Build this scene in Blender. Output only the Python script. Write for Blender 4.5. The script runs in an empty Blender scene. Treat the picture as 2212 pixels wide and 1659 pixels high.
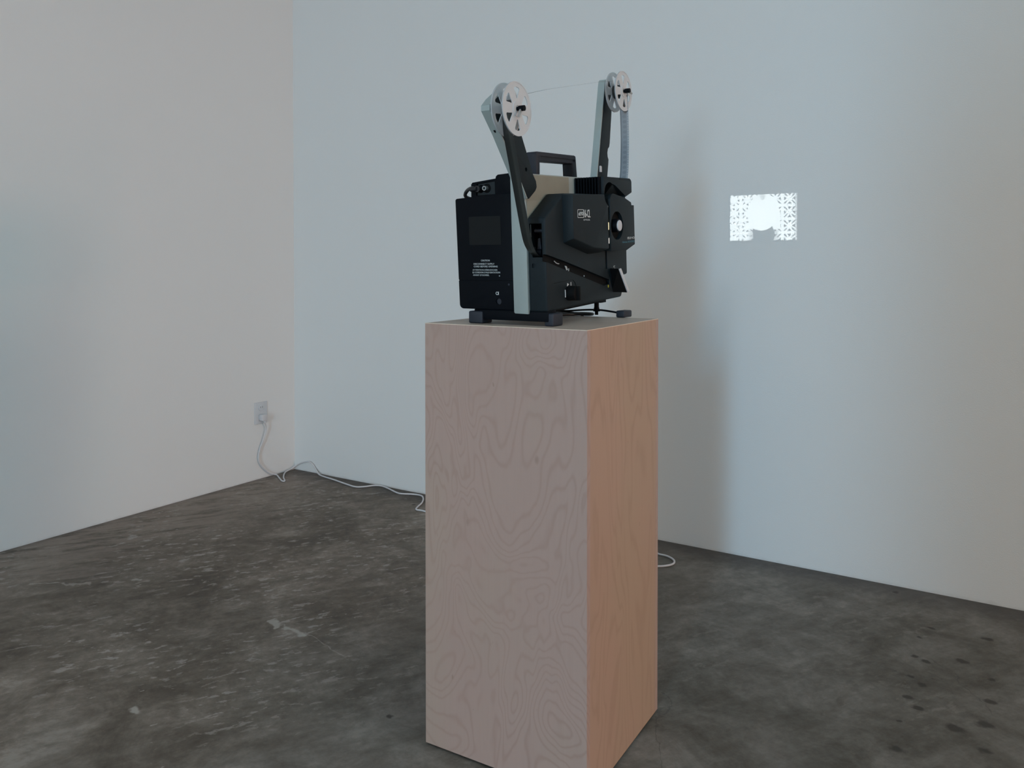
import bpy, bmesh, math, random
from mathutils import Vector, Matrix
random.seed(7)
K = 0.8                      # layout units -> metres
C = bpy.context.scene.collection
PI = math.pi
V = Vector

# ------------------------------------------------------------------ materials
def lin(c):
    return tuple(((x / 255) / 12.92 if x / 255 <= .04045 else ((x / 255 + .055) / 1.055) ** 2.4) for x in c) + (1,)

class NT:
    """small helper that writes node maths"""
    def __init__(s, tree):
        s.t = tree; s.n = tree.nodes; s.l = tree.links
    def new(s, kind, **kw):
        n = s.n.new(kind)
        for k, v in kw.items(): setattr(n, k, v)
        return n
    def put(s, sock, v):
        if isinstance(v, bpy.types.NodeSocket): s.l.new(v, sock)
        else: sock.default_value = v
    def m(s, op, a, b=None, c=None, clamp=False):
        n = s.new('ShaderNodeMath', operation=op, use_clamp=clamp)
        s.put(n.inputs[0], a)
        if b is not None: s.put(n.inputs[1], b)
        if c is not None: s.put(n.inputs[2], c)
        return n.outputs[0]
    def noise(s, vec, scale, detail=4, rough=.5, dist=0.):
        n = s.new('ShaderNodeTexNoise')
        s.put(n.inputs['Vector'], vec); n.inputs['Scale'].default_value = scale
        n.inputs['Detail'].default_value = detail; n.inputs['Roughness'].default_value = rough
        n.inputs['Distortion'].default_value = dist
        return n.outputs['Fac']
    def mapping(s, vec, scale=(1, 1, 1), rot=(0, 0, 0), loc=(0, 0, 0)):
        n = s.new('ShaderNodeMapping')
        s.put(n.inputs['Vector'], vec)
        n.inputs['Scale'].default_value = scale; n.inputs['Rotation'].default_value = rot
        n.inputs['Location'].default_value = loc
        return n.outputs[0]
    def ramp(s, fac, stops):
        n = s.new('ShaderNodeValToRGB'); s.put(n.inputs[0], fac)
        e = n.color_ramp.elements
        e[0].position = stops[0][0]; e[0].color = stops[0][1]
        e[1].position = stops[-1][0]; e[1].color = stops[-1][1]
        for p, c in stops[1:-1]:
            q = e.new(p); q.color = c
        return n.outputs[0]
    def mix(s, fac, a, b, mode='MIX'):
        n = s.new('ShaderNodeMix', data_type='RGBA', blend_type=mode)
        s.put(n.inputs[0], fac); s.put(n.inputs[6], a); s.put(n.inputs[7], b)
        return n.outputs[2]
    def sstep(s, x, a, b):
        n = s.new('ShaderNodeMapRange', interpolation_type='SMOOTHSTEP')
        s.put(n.inputs[0], x); n.inputs[1].default_value = a; n.inputs[2].default_value = b
        return n.outputs[0]

def mat(name):
    m = bpy.data.materials.new(name); m.use_nodes = True
    t = NT(m.node_tree); b = m.node_tree.nodes['Principled BSDF']
    return m, t, b

def plain(name, col, rough=.5, metal=0., spec=.5, var=.06, nscale=60, bump=0., alpha=1., trans=0.):
    m, t, b = mat(name)
    tc = t.new('ShaderNodeTexCoord').outputs['Object']
    n = t.noise(tc, nscale, 3)
    lo = tuple(x * (1 - var) for x in col[:3]) + (1,); hi = tuple(min(1, x * (1 + var)) for x in col[:3]) + (1,)
    t.put(b.inputs['Base Color'], t.mix(n, lo, hi))
    b.inputs['Roughness'].default_value = rough; b.inputs['Metallic'].default_value = metal
    b.inputs['Specular IOR Level'].default_value = spec
    if alpha < 1: b.inputs['Alpha'].default_value = alpha
    if trans: b.inputs['Transmission Weight'].default_value = trans
    if bump:
        bp = t.new('ShaderNodeBump'); bp.inputs['Strength'].default_value = bump
        bp.inputs['Distance'].default_value = .0006
        t.put(bp.inputs['Height'], t.noise(tc, nscale * 12, 2)); t.put(b.inputs['Normal'], bp.outputs[0])
    return m

def emis(name, col, strength):
    m, t, b = mat(name)
    b.inputs['Base Color'].default_value = (0.02, .02, .02, 1)
    b.inputs['Emission Color'].default_value = col; b.inputs['Emission Strength'].default_value = strength
    return m

M = {}
M['black'] = plain('black_textured_plastic', (.0014, .0029, .0055, 1), .55, var=.12, nscale=80, bump=.25, spec=.10)
M['charcoal'] = plain('charcoal_plastic', (.0078, .0142, .0180, 1), .55, var=.1, nscale=80, bump=.25, spec=.22)
M['deep'] = plain('matt_black_recess', (.003, .0035, .004, 1), .75, spec=.15)
M['silver'] = plain('pale_green_grey_paint', (.33, .38, .37, 1), .42, var=.03)
M['beige'] = plain('worn_beige_paint', (.265, .262, .215, 1), .5, var=.12, nscale=25)
M['rubber'] = plain('blue_black_rubber', (.011, .015, .026, 1), .6, var=.12)
M['steel'] = plain('grey_metal', (.42, .44, .44, 1), .35, metal=.6)
M['cap'] = plain('pale_grey_plastic', (.55, .57, .6, 1), .3)
M['reel'] = plain('milky_white_plastic', (.64, .66, .68, 1), .45, var=.03, alpha=.86)
M['film'] = plain('dark_film', (.030, .033, .032, 1), .3, var=.15, alpha=.9)
M['filmline'] = plain('film_edge', (.22, .24, .25, 1), .4)
M['print'] = plain('white_print', (.42, .45, .46, 1), .6)
M['printhi'] = plain('bright_print', (.62, .64, .64, 1), .6)
M['cyanprint'] = plain('teal_print', (.04, .13, .17, 1), .6)
M['yellow'] = plain('yellow_mark', (.35, .32, .02, 1), .6)
M['cord'] = plain('white_cord', (.62, .62, .64, 1), .45, var=.03)
M['blackcord'] = plain('black_cord', (.012, .013, .016, 1), .4)
M['outlet'] = plain('outlet_plastic', (.60, .63, .66, 1), .35, var=.02)
M['dark'] = plain('dark_slot', (.02, .02, .025, 1), .6)
M['label'] = plain('faint_label', (.0034, .0052, .0062, 1), .5, spec=.2)
M['panel'] = plain('grey_panel', (.012, .019, .023, 1), .5, spec=.3)
M['dimsteel'] = plain('dull_metal', (.06, .075, .075, 1), .5)
M['gate'] = emis('lamp_glow', (1, .83, .5, 1), 1.5)
M['gate2'] = emis('lamp_glow_pale', (1, .95, .86, 1), .9)

def film_mat():
    m, t, b = mat('perforated_film')
    uv = t.new('ShaderNodeTexCoord').outputs['UV']
    sp = t.new('ShaderNodeSeparateXYZ'); t.put(sp.inputs[0], uv)
    x, y = sp.outputs[0], sp.outputs[1]
    f1 = t.m('FRACT', t.m('MULTIPLY', y, 1 / .0060))
    hole = t.m('MULTIPLY', t.m('LESS_THAN', t.m('ABSOLUTE', t.m('SUBTRACT', f1, .5)), .17),
               t.m('LESS_THAN', t.m('ABSOLUTE', t.m('SUBTRACT', x, .90)), .045))
    f2 = t.m('SUBTRACT', t.m('FRACT', t.m('MULTIPLY', y, 1 / .0120)), .5)
    dx = t.m('MULTIPLY', t.m('SUBTRACT', x, .5), 1.5)
    rr = t.m('SQRT', t.m('ADD', t.m('MULTIPLY', f2, f2), t.m('MULTIPLY', dx, dx)))
    col = t.mix(t.sstep(rr, .40, .24), (.090, .100, .118, 1), (.060, .066, .078, 1))
    col = t.mix(t.m('GREATER_THAN', x, .80), col, (.15, .165, .185, 1))
    col = t.mix(t.m('LESS_THAN', x, .14), col, (.022, .024, .030, 1))
    t.put(b.inputs['Base Color'], col)
    b.inputs['Roughness'].default_value = .35
    t.put(b.inputs['Alpha'], t.m('SUBTRACT', 1., t.m('MULTIPLY', hole, .75)))
    return m
M['perf'] = film_mat()
def film_mat2():
    m, t, b = mat('dark_film_fold_shading')
    uv = t.new('ShaderNodeTexCoord').outputs['UV']
    sp = t.new('ShaderNodeSeparateXYZ'); t.put(sp.inputs[0], uv)
    n = t.noise(t.mapping(uv, (6, 30, 1)), 1.5, 3)
    c = t.ramp(t.m('ADD', sp.outputs[0], t.m('MULTIPLY', t.m('SUBTRACT', n, .5), .12)), [(.0, (.004, .005, .006, 1)), (.10, (.020, .022, .022, 1)), (.52, (.024, .027, .026, 1)), (.60, (.048, .052, .048, 1)), (.95, (.036, .040, .040, 1))])  # fold shading painted as darker and lighter stripes across the film
    t.put(b.inputs['Base Color'], c); b.inputs['Roughness'].default_value = .28; b.inputs['Alpha'].default_value = .93
    return m
M['film2'] = film_mat2()

def wall_mat(name, col):
    m, t, b = mat(name)
    tc = t.new('ShaderNodeTexCoord').outputs['Object']
    n = t.noise(tc, 1.1, 2); n2 = t.noise(tc, 9, 3)
    base = t.mix(n, tuple(c * .985 for c in col[:3]) + (1,), tuple(min(1, c * 1.015) for c in col[:3]) + (1,))
    base = t.mix(t.m('MULTIPLY', t.sstep(n2, .5, .8), .05), base, tuple(c * .93 for c in col[:3]) + (1,))
    # scuffed strip just above the slab
    sp = t.new('ShaderNodeSeparateXYZ'); t.put(sp.inputs[0], tc)
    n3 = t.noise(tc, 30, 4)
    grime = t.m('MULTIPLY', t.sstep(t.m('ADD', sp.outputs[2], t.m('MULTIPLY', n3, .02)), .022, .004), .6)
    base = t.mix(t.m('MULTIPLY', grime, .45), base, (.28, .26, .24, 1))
    t.put(b.inputs['Base Color'], base)
    b.inputs['Roughness'].default_value = .75; b.inputs['Specular IOR Level'].default_value = .25
    bp = t.new('ShaderNodeBump'); bp.inputs['Strength'].default_value = .18; bp.inputs['Distance'].default_value = .0015
    t.put(bp.inputs['Height'], t.noise(tc, 260, 3)); t.put(b.inputs['Normal'], bp.outputs[0])
    return m
M['wall'] = wall_mat('white_wall_paint', (.76, .77, .765, 1))

def floor_mat():
    m, t, b = mat('bare_concrete')
    tc = t.new('ShaderNodeTexCoord').outputs['Object']
    sp = t.new('ShaderNodeSeparateXYZ'); t.put(sp.inputs[0], tc)
    X, Y = sp.outputs[0], sp.outputs[1]
    big = t.noise(tc, 1.3, 3, .55, .6)
    mid = t.noise(tc, 5.5, 8, .70, .5)
    fine = t.noise(tc, 34, 6, .75)
    tr = t.mapping(tc, (1, 1, 1), (0, 0, math.radians(-58)))          # trowel direction
    streak = t.noise(t.mapping(tr, (3.2, 12, 1)), 1.7, 7, .70, .35)
    f = t.m('ADD', t.m('MULTIPLY', big, .24), t.m('ADD', t.m('MULTIPLY', mid, .42), t.m('ADD', t.m('MULTIPLY', fine, .16), t.m('MULTIPLY', streak, .18))))
    brown = t.ramp(f, [(.40, (.064, .049, .035, 1)), (.455, (.103, .081, .061, 1)), (.50, (.142, .116, .091, 1)), (.545, (.200, .166, .135, 1)), (.60, (.30, .26, .22, 1))])
    grey = t.ramp(f, [(.40, (.062, .051, .038, 1)), (.465, (.100, .088, .072, 1)), (.53, (.147, .133, .115, 1)), (.60, (.22, .202, .178, 1))])
    # the slab is browner and more worn on the far left side
    side = t.sstep(t.m('ADD', X, t.m('MULTIPLY', t.m('SUBTRACT', big, .5), 1.6)), 1.5 * K, 2.7 * K)
    col = t.mix(side, brown, grey)
    # strip along the left wall painted a paler pinkish tan, warmer light put into the colour
    worn = t.m('MULTIPLY', t.sstep(t.m('ADD', X, t.m('MULTIPLY', t.m('SUBTRACT', mid, .5), 1.1)), .75 * K, .15 * K), t.sstep(streak, .36, .58))  # mask of the painted warm light, broken up by streaks
    col = t.mix(t.m('MULTIPLY', worn, .75), col, (.27, .218, .182, 1))
    # olive brown water stain beside the pedestal
    st = t.m('MULTIPLY', t.m('MULTIPLY', t.sstep(X, 2.50 * K, 2.62 * K), t.sstep(t.m('ADD', X, t.m('MULTIPLY', mid, .3)), 3.1 * K, 2.85 * K)), t.m('MULTIPLY', t.sstep(Y, -1.35 * K, -.9 * K), t.sstep(Y, -.2 * K, -.5 * K)))
    col = t.mix(t.m('MULTIPLY', st, t.m('MULTIPLY', t.sstep(mid, .4, .6), .7)), col, (.062, .050, .034, 1))
    # pale scuffs, denser on the left
    sc = t.noise(t.mapping(tr, (9, 22, 1)), 2.0, 5, .62, .25)
    patch = t.sstep(t.noise(tc, 2.4, 3), .40, .60)
    scuff = t.m('MULTIPLY', t.m('MULTIPLY', t.sstep(t.m('ADD', sc, t.m('MULTIPLY', t.m('SUBTRACT', fine, .5), .25)), .56, .63), patch), t.m('SUBTRACT', 1.0, t.m('MULTIPLY', side, .8)))
    col = t.mix(t.m('MULTIPLY', scuff, .75), col, (.36, .325, .295, 1))
    chips = t.m('MULTIPLY', t.sstep(t.noise(t.mapping(tr, (11, 22, 1)), 2.1, 3, .6, .3), .69, .73), t.m('SUBTRACT', 1., side))
    col = t.mix(t.m('MULTIPLY', chips, .75), col, (.42, .39, .35, 1))
    # round dark stains on the right of the slab
    spots = [(3.738, -.559, .021), (3.825, -.796, .018), (3.817, -.94, .025), (3.747, -1.006, .026), (3.621, -1.202, .021),
             (3.82, -1.083, .019), (3.643, -.796, .017), (3.639, -.627, .015), (3.645, -.945, .015), (3.613, -.897, .015),
             (3.599, -.446, .012), (3.803, -.337, .02), (3.826, -.646, .011), (3.61, -.76, .011), (3.612, -1.05, .009),
             (3.483, -.066, .016), (2.954, -.903, .009), (3.63, -.346, .012), (3.607, -.607, .012), (2.363, -1.811, .011), (1.125, -.19, .012), (.42, -.62, .0)]
    wob = t.m('MULTIPLY', t.m('SUBTRACT', t.noise(tc, 45, 3), .5), .028)
    dark = None
    for x, y, r in spots:
        if r <= 0: continue
        dx = t.m('SUBTRACT', X, x * K); dy = t.m('SUBTRACT', Y, y * K)
        d = t.m('SQRT', t.m('ADD', t.m('MULTIPLY', dx, dx), t.m('MULTIPLY', t.m('MULTIPLY', dy, dy), 1.5)))
        s = t.sstep(t.m('ADD', d, wob), r * K * 1.25, r * K * .5)
        dark = s if dark is None else t.m('MAXIMUM', dark, s)
    col = t.mix(t.m('MULTIPLY', dark, .85), col, (.030, .024, .018, 1))
    # hairline crack with pale filler, and the thin one by the stains
    wx = t.m('MULTIPLY', t.m('SUBTRACT', t.noise(tc, 9, 4), .5), .12); wy = t.m('MULTIPLY', t.m('SUBTRACT', t.noise(t.mapping(tc, (1, 1, 1), (0, 0, 0), (5, 3, 0)), 9, 4), .5), .12)
    XW = t.m('ADD', X, wx); YW = t.m('ADD', Y, wy)
    def seg(ax, ay, bx, by, w, wobk=.5):
        ax *= K; ay *= K; bx *= K; by *= K; w *= K
        L2 = (bx - ax) ** 2 + (by - ay) ** 2
        px_ = t.m('SUBTRACT', XW, ax); py_ = t.m('SUBTRACT', YW, ay)
        h = t.m('DIVIDE', t.m('ADD', t.m('MULTIPLY', px_, bx - ax), t.m('MULTIPLY', py_, by - ay)), L2, clamp=True)
        ex = t.m('SUBTRACT', px_, t.m('MULTIPLY', h, bx - ax)); ey = t.m('SUBTRACT', py_, t.m('MULTIPLY', h, by - ay))
        d = t.m('SQRT', t.m('ADD', t.m('MULTIPLY', ex, ex), t.m('MULTIPLY', ey, ey)))
        return t.sstep(t.m('ADD', d, t.m('MULTIPLY', wob, wobk)), w, w * .3)
    crack = t.m('MAXIMUM', seg(1.58, -1.57, 1.66, -1.59, .013), seg(1.70, -1.585, 1.78, -1.597, .014))
    crack = t.m('MAXIMUM', crack, t.m('MULTIPLY', seg(1.58, -1.57, 2.02, -1.60, .004, .25), .5))
    crack = t.m('MAXIMUM', crack, seg(1.725, -2.172, 1.76, -2.18, .017))
    crack = t.m('MAXIMUM', crack, t.m('MULTIPLY', seg(.50, -1.85, .70, -1.72, .010, .9), .6))
    crack = t.m('MAXIMUM', crack, t.m('MULTIPLY', seg(.81, -1.60, .85, -1.575, .014), .8))
    col = t.mix(t.m('MULTIPLY', crack, .8), col, (.40, .37, .33, 1))
    crack2 = t.m('MAXIMUM', seg(3.66, -.60, 3.84, -.86, .0035, .2), seg(2.98, -1.27, 3.12, -1.62, .003, .2))
    col = t.mix(t.m('MULTIPLY', crack2, .35), col, (.035, .032, .028, 1))
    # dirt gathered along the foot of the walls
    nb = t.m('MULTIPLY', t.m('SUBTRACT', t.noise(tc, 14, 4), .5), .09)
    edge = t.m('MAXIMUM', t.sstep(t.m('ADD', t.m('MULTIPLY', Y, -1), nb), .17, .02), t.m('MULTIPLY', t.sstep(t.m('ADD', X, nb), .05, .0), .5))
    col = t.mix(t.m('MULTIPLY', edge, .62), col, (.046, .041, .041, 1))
    t.put(b.inputs['Base Color'], col)
    t.put(b.inputs['Roughness'], t.m('ADD', .48, t.m('MULTIPLY', mid, .3)))
    b.inputs['Specular IOR Level'].default_value = .38
    bp = t.new('ShaderNodeBump'); bp.inputs['Strength'].default_value = .25; bp.inputs['Distance'].default_value = .004
    t.put(bp.inputs['Height'], t.m('ADD', mid, t.m('MULTIPLY', fine, .5))); t.put(b.inputs['Normal'], bp.outputs[0])
    return m
M['floor'] = floor_mat()

def ply_mat(name, c0, c1, line, seed, sx=3.0, sz=1.3, rings=11., vert=0.35):
    """rotary-cut birch: contour lines of a stretched noise"""
    m, t, b = mat(name)
    tc = t.new('ShaderNodeTexCoord').outputs['Object']
    v = t.mapping(tc, (sx, sx, sz), (0, 0, 0), (seed, seed * .7, seed * 1.3))
    h = t.noise(v, 1.55, 2.2, .45, .75)
    h2 = t.noise(t.mapping(tc, (14, 14, 2.2), (0, 0, 0), (seed, 0, 0)), 1.5, 3, .55)
    ph = t.m('MULTIPLY', t.m('ADD', h, t.m('MULTIPLY', h2, .05)), rings * 2 * PI)
    ring = t.m('POWER', t.m('ADD', t.m('MULTIPLY', t.m('SINE', ph), .5), .5), 4.5)
    fib = t.noise(t.mapping(tc, (110, 110, 3.5)), 1.6, 5, .6)
    pores = t.sstep(t.noise(t.mapping(tc, (60, 60, 22), (0, 0, 0), (seed, 3, 1)), 1.7, 2, .6), .73, .80)
    big = t.noise(tc, 3.2, 3)
    base = t.mix(big, c0, c1)
    tan = t.sstep(t.noise(t.mapping(tc, (1, 1, .6), (0, 0, 0), (seed, 9, 2)), 2.6, 4, .6), .44, .62)
    base = t.mix(t.m('MULTIPLY', tan, .55), base, (c0[0] * 1.0, c0[1] * 1.10, c0[2] * 1.04, 1))
    base = t.mix(t.m('MULTIPLY', ring, t.m('ADD', .06, t.m('MULTIPLY', big, .42))), base, line)
    base = t.mix(t.m('MULTIPLY', t.m('SUBTRACT', fib, .25), .22), base, line)
    base = t.mix(t.m('MULTIPLY', pores, .35), base, (.22, .14, .10, 1))
    # a few small knots
    kn = t.new('ShaderNodeTexVoronoi'); t.put(kn.inputs['Vector'], t.mapping(tc, (3, 3, 1.7), (0, 0, 0), (seed * 2, 1, 0)))
    kn.inputs['Scale'].default_value = 2.0
    base = t.mix(t.m('MULTIPLY', t.sstep(kn.outputs['Distance'], .045, .01), .45), base, (.25, .16, .13, 1))
    t.put(b.inputs['Base Color'], base)
    b.inputs['Roughness'].default_value = .5; b.inputs['Specular IOR Level'].default_value = .35
    return m
M['ply_front'] = ply_mat('birch_plywood_cool_lit', (.412, .288, .245, 1), (.455, .325, .282, 1), (.315, .190, .150, 1), 3.1, 4.2, 1.7, 23)  # same plywood, cool light on this face put into the colour
M['ply_side'] = ply_mat('birch_plywood_warm_lit', (.425, .280, .203, 1), (.468, .312, .230, 1), (.325, .208, .145, 1), 8.4, 4.5, 1.0, 12)  # same plywood, warm light on this face put into the colour
M['ply_top'] = ply_mat('birch_plywood_top', (.46, .37, .31, 1), (.50, .40, .34, 1), (.40, .31, .26, 1), 5.5, 3, 3, 5)
M['plyedge'] = plain('edge_highlight', (.80, .66, .52, 1), .5)  # pale colour paints the highlight along the top edges

# ------------------------------------------------------------------ builders
BASE = {}
def link(name, me, m=None, parent=None):
    o = bpy.data.objects.new(name, me); C.objects.link(o)
    if m is not None:
        ms = m if isinstance(m, (list, tuple)) else [m]
        for x in ms: me.materials.append(x)
    if parent is not None:
        o.parent = parent
        org = parent.matrix_world_org if hasattr(parent, 'matrix_world_org') else None
        r = parent
        off = V((0, 0, 0))
        while r is not None:
            off += V(r.location); r = r.parent
        for v in me.vertices: v.co -= off
    return o

def thing(name, label, cat, loc, group=None):
    o = bpy.data.objects.new(name, None); C.objects.link(o)
    o.empty_display_size = .05
    o.location = V(loc) * K
    o['label'] = label; o['category'] = cat
    if group: o['group'] = group
    return o

def tag(o, label, cat, group=None):
    o['label'] = label; o['category'] = cat
    if group: o['group'] = group
    return o

# projector frame: u to the operator side (+X), v forward, w up, nose tilted up
O_ = V((2.886, -1.80, 1.18)); TL = math.radians(3.24)
EU = V((1, 0, 0)); EV = V((0, math.cos(TL), math.sin(TL))); EW = V((0, -math.sin(TL), math.cos(TL)))
def P(u, v, w): return (O_ + EU * u + EV * v + EW * w) * K
def Wd(x, y, z): return V((x, y, z)) * K

def prism_bm(pts, a, b, f, cap_b=None):
    """polygon pts swept from a to b; f(level, p, q) -> point.  cap_b: other polygon at b (same count)"""
    bm = bmesh.new(); q = cap_b or pts
    A = [bm.verts.new(f(a, *p)) for p in pts]; B = [bm.verts.new(f(b, *p)) for p in q]
    n = len(pts)
    bm.faces.new(A); bm.faces.new(B[::-1])
    for i in range(n):
        j = (i + 1) % n
        bm.faces.new((A[i], B[i], B[j], A[j]))
    bmesh.ops.recalc_face_normals(bm, faces=bm.faces)
    return bm
fU = lambda l, p, q: P(l, p, q)       # profile in v-w, swept along u
fV = lambda l, p, q: P(p, l, q)       # profile in u-w, swept along v
fW = lambda l, p, q: P(p, q, l)
fX = lambda l, p, q: Wd(l, p, q)
fY = lambda l, p, q: Wd(p, l, q)
fZ = lambda l, p, q: Wd(p, q, l)

def bevel(bm, w, seg=2, ang=25, edges=None):
    if edges is None:
        edges = [e for e in bm.edges if len(e.link_faces) == 2 and e.calc_face_angle(0) > math.radians(ang)]
    bmesh.ops.bevel(bm, geom=edges, offset=w * K, segments=seg, affect='EDGES', clamp_overlap=True, profile=.5)
    return bm

def tomesh(bm, name, smooth=True):
    me = bpy.data.meshes.new(name); bm.to_mesh(me); bm.free()
    if smooth:
        for p in me.polygons: p.use_smooth = True
        me.set_sharp_from_angle(angle=math.radians(38))
    return me

def cut(bm, cutters):
    """boolean difference, baked"""
    def tmp(b):
        me = bpy.data.meshes.new('t'); b.to_mesh(me); b.free()
        o = bpy.data.objects.new('t', me); C.objects.link(o); return o
    o = tmp(bm); cs = [tmp(c) for c in cutters]
    for c in cs:
        md = o.modifiers.new('b', 'BOOLEAN'); md.operation = 'DIFFERENCE'; md.object = c; md.solver = 'EXACT'
    dg = bpy.context.evaluated_depsgraph_get(); dg.update()
    me = bpy.data.meshes.new_from_object(o.evaluated_get(dg))
    r = bmesh.new(); r.from_mesh(me)
    for x in [o] + cs:
        d = x.data; bpy.data.objects.remove(x); bpy.data.meshes.remove(d)
    bpy.data.meshes.remove(me)
    return r

def rect(a, b, c, d): return [(a, b), (c, b), (c, d), (a, d)]
def circ(cx, cy, r, n=32, ry=None, a0=0): return [(cx + r * math.cos(a0 + 2 * PI * i / n), cy + (ry or r) * math.sin(a0 + 2 * PI * i / n)) for i in range(n)]
def rrect(a, b, c, d, r, n=5):
    out = []
    for cx, cy, s in ((c - r, d - r, 0), (a + r, d - r, 90), (a + r, b + r, 180), (c - r, b + r, 270)):
        for i in range(n + 1):
            t = math.radians(s + 90 * i / n); out.append((cx + r * math.cos(t), cy + r * math.sin(t)))
    return out

def join(*bms):
    r = bmesh.new()
    for b in bms:
        me = bpy.data.meshes.new('j'); b.to_mesh(me); b.free(); r.from_mesh(me); bpy.data.meshes.remove(me)
    return r

def smooth_path(pts, n=8):
    pts = [V(p) for p in pts]; out = []
    for i in range(len(pts) - 1):
        p0 = pts[max(i - 1, 0)]; p1 = pts[i]; p2 = pts[i + 1]; p3 = pts[min(i + 2, len(pts) - 1)]
        for k in range(n):
            t = k / n
            out.append(.5 * ((2 * p1) + (-p0 + p2) * t + (2 * p0 - 5 * p1 + 4 * p2 - p3) * t * t + (-p0 + 3 * p1 - 3 * p2 + p3) * t ** 3))
    out.append(pts[-1]); return out

def tube(pts, r, n=8, sub=8, flat=1.0):
    """pts in metres (already scaled)"""
    path = smooth_path(pts, sub) if sub > 1 else [V(p) for p in pts]
    bm = bmesh.new(); rings = []
    prev = None
    for i, p in enumerate(path):
        t = (path[min(i + 1, len(path) - 1)] - path[max(i - 1, 0)]).normalized()
        if prev is None:
            up = V((0, 0, 1)) if abs(t.z) < .9 else V((1, 0, 0))
            a = t.cross(up).normalized()
        else:
            a = (prev - t * prev.dot(t)).normalized()
        prev = a; b = t.cross(a)
        rings.append([bm.verts.new(p + (a * math.cos(2 * PI * k / n) + b * math.sin(2 * PI * k / n) * flat) * r * K) for k in range(n)])
    for A, B in zip(rings, rings[1:]):
        for k in range(n): bm.faces.new((A[k], A[(k + 1) % n], B[(k + 1) % n], B[k]))
    bm.faces.new(rings[0][::-1]); bm.faces.new(rings[-1])
    bmesh.ops.recalc_face_normals(bm, faces=bm.faces)
    return bm

def cyl(c, axis, r, h, n=32, r2=None):
    """solid cylinder from point c (metres) along axis (length h, layout units)"""
    ax = V(axis).normalized(); a = ax.orthogonal().normalized(); b = ax.cross(a)
    bm = bmesh.new(); r2 = r if r2 is None else r2
    A = [bm.verts.new(V(c) + (a * math.cos(2 * PI * i / n) + b * math.sin(2 * PI * i / n)) * r * K) for i in range(n)]
    B = [bm.verts.new(V(c) + ax * h * K + (a * math.cos(2 * PI * i / n) + b * math.sin(2 * PI * i / n)) * r2 * K) for i in range(n)]
    bm.faces.new(A[::-1]); bm.faces.new(B)
    for i in range(n): bm.faces.new((A[i], A[(i + 1) % n], B[(i + 1) % n], B[i]))
    bmesh.ops.recalc_face_normals(bm, faces=bm.faces)
    return bm

def fast(name, bm, m, parent=None, bev=0, seg=2, smooth=True):
    if bev: bevel(bm, bev, seg)
    return link(name, tomesh(bm, name, smooth), m, parent)

def plate(outer, holes, a, b, f):
    """polygon with holes, extruded a..b"""
    bm = bmesh.new(); loops = []
    edges = []
    for L in [outer] + holes:
        vs = [bm.verts.new((p[0], p[1], 0)) for p in L]
        es = [bm.edges.new((vs[i], vs[(i + 1) % len(vs)])) for i in range(len(vs))]
        loops.append(vs); edges += es
    bmesh.ops.triangle_fill(bm, use_beauty=True, use_dissolve=False, edges=edges)
    src = [v for v in bm.verts]; pos = [(v.co.x, v.co.y) for v in src]
    idx = {v: i for i, v in enumerate(src)}
    tris = [[idx[v] for v in fc.verts] for fc in bm.faces]
    li = [[idx[v] for v in L] for L in loops]
    bm.free(); r = bmesh.new()
    A = [r.verts.new(f(a, *p)) for p in pos]; B = [r.verts.new(f(b, *p)) for p in pos]
    for tr in tris:
        r.faces.new([A[i] for i in tr]); r.faces.new([B[i] for i in tr[::-1]])
    for L in li:
        for i in range(len(L)):
            j = (i + 1) % len(L); r.faces.new((A[L[i]], A[L[j]], B[L[j]], B[L[i]]))
    bmesh.ops.recalc_face_normals(r, faces=r.faces)
    return r

def text_bm(s, x0, y0, x1, y1, f, a, b, bold=0., shear=0.):
    """lettering stretched to the box (x0,y0)-(x1,y1), extruded from a to b"""
    cu = bpy.data.curves.new('t', 'FONT'); cu.body = s; cu.size = 1; cu.offset = bold; cu.shear = shear
    cu.resolution_u = 2
    o = bpy.data.objects.new('t', cu); C.objects.link(o)
    dg = bpy.context.evaluated_depsgraph_get(); dg.update()
    me = bpy.data.meshes.new_from_object(o.evaluated_get(dg))
    bpy.data.objects.remove(o); bpy.data.curves.remove(cu)
    xs = [v.co.x for v in me.vertices]; ys = [v.co.y for v in me.vertices]
    sx = (x1 - x0) / (max(xs) - min(xs)); sy = (y1 - y0) / (max(ys) - min(ys)); mx = min(xs); my = min(ys)
    bm = bmesh.new(); bm.from_mesh(me); bpy.data.meshes.remove(me)
    bmesh.ops.solidify(bm, geom=bm.faces[:], thickness=0) if False else None
    for v in bm.verts:
        x = x0 + (v.co.x - mx) * sx; y = y0 + (v.co.y - my) * sy
        v.co = f(b, x, y)
    fc = bm.faces[:]
    ex = bmesh.ops.extrude_face_region(bm, geom=fc)
    d = f(a, 0, 0) - f(b, 0, 0)
    for g in ex['geom']:
        if isinstance(g, bmesh.types.BMVert): g.co += d
    bmesh.ops.recalc_face_normals(bm, faces=bm.faces)
    return bm

def boxbm(x0, y0, z0, x1, y1, z1): return prism_bm(rect(x0, y0, x1, y1), z0, z1, fZ)

# ------------------------------------------------------------------ room
def struct(name, bm, m):
    o = fast(name, bm, m, smooth=False); o['kind'] = 'structure'; return o
XR, YF, ZC = 11.8, -10.4, 3.9
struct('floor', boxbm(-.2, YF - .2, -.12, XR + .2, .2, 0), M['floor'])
struct('wall_back', boxbm(-.2, 0, 0, XR + .2, .15, ZC), M['wall'])
struct('wall_left', boxbm(-.15, YF, 0, 0, 0, ZC), M['wall'])
struct('ceiling', boxbm(-.2, YF - .2, ZC, XR + .2, .2, ZC + .12), M['wall'])
struct('wall_right', boxbm(XR, YF, 0, XR + .15, 0, ZC), M['wall'])
struct('wall_front', boxbm(-.15, YF - .15, 0, XR + .15, YF, ZC), M['wall'])

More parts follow.
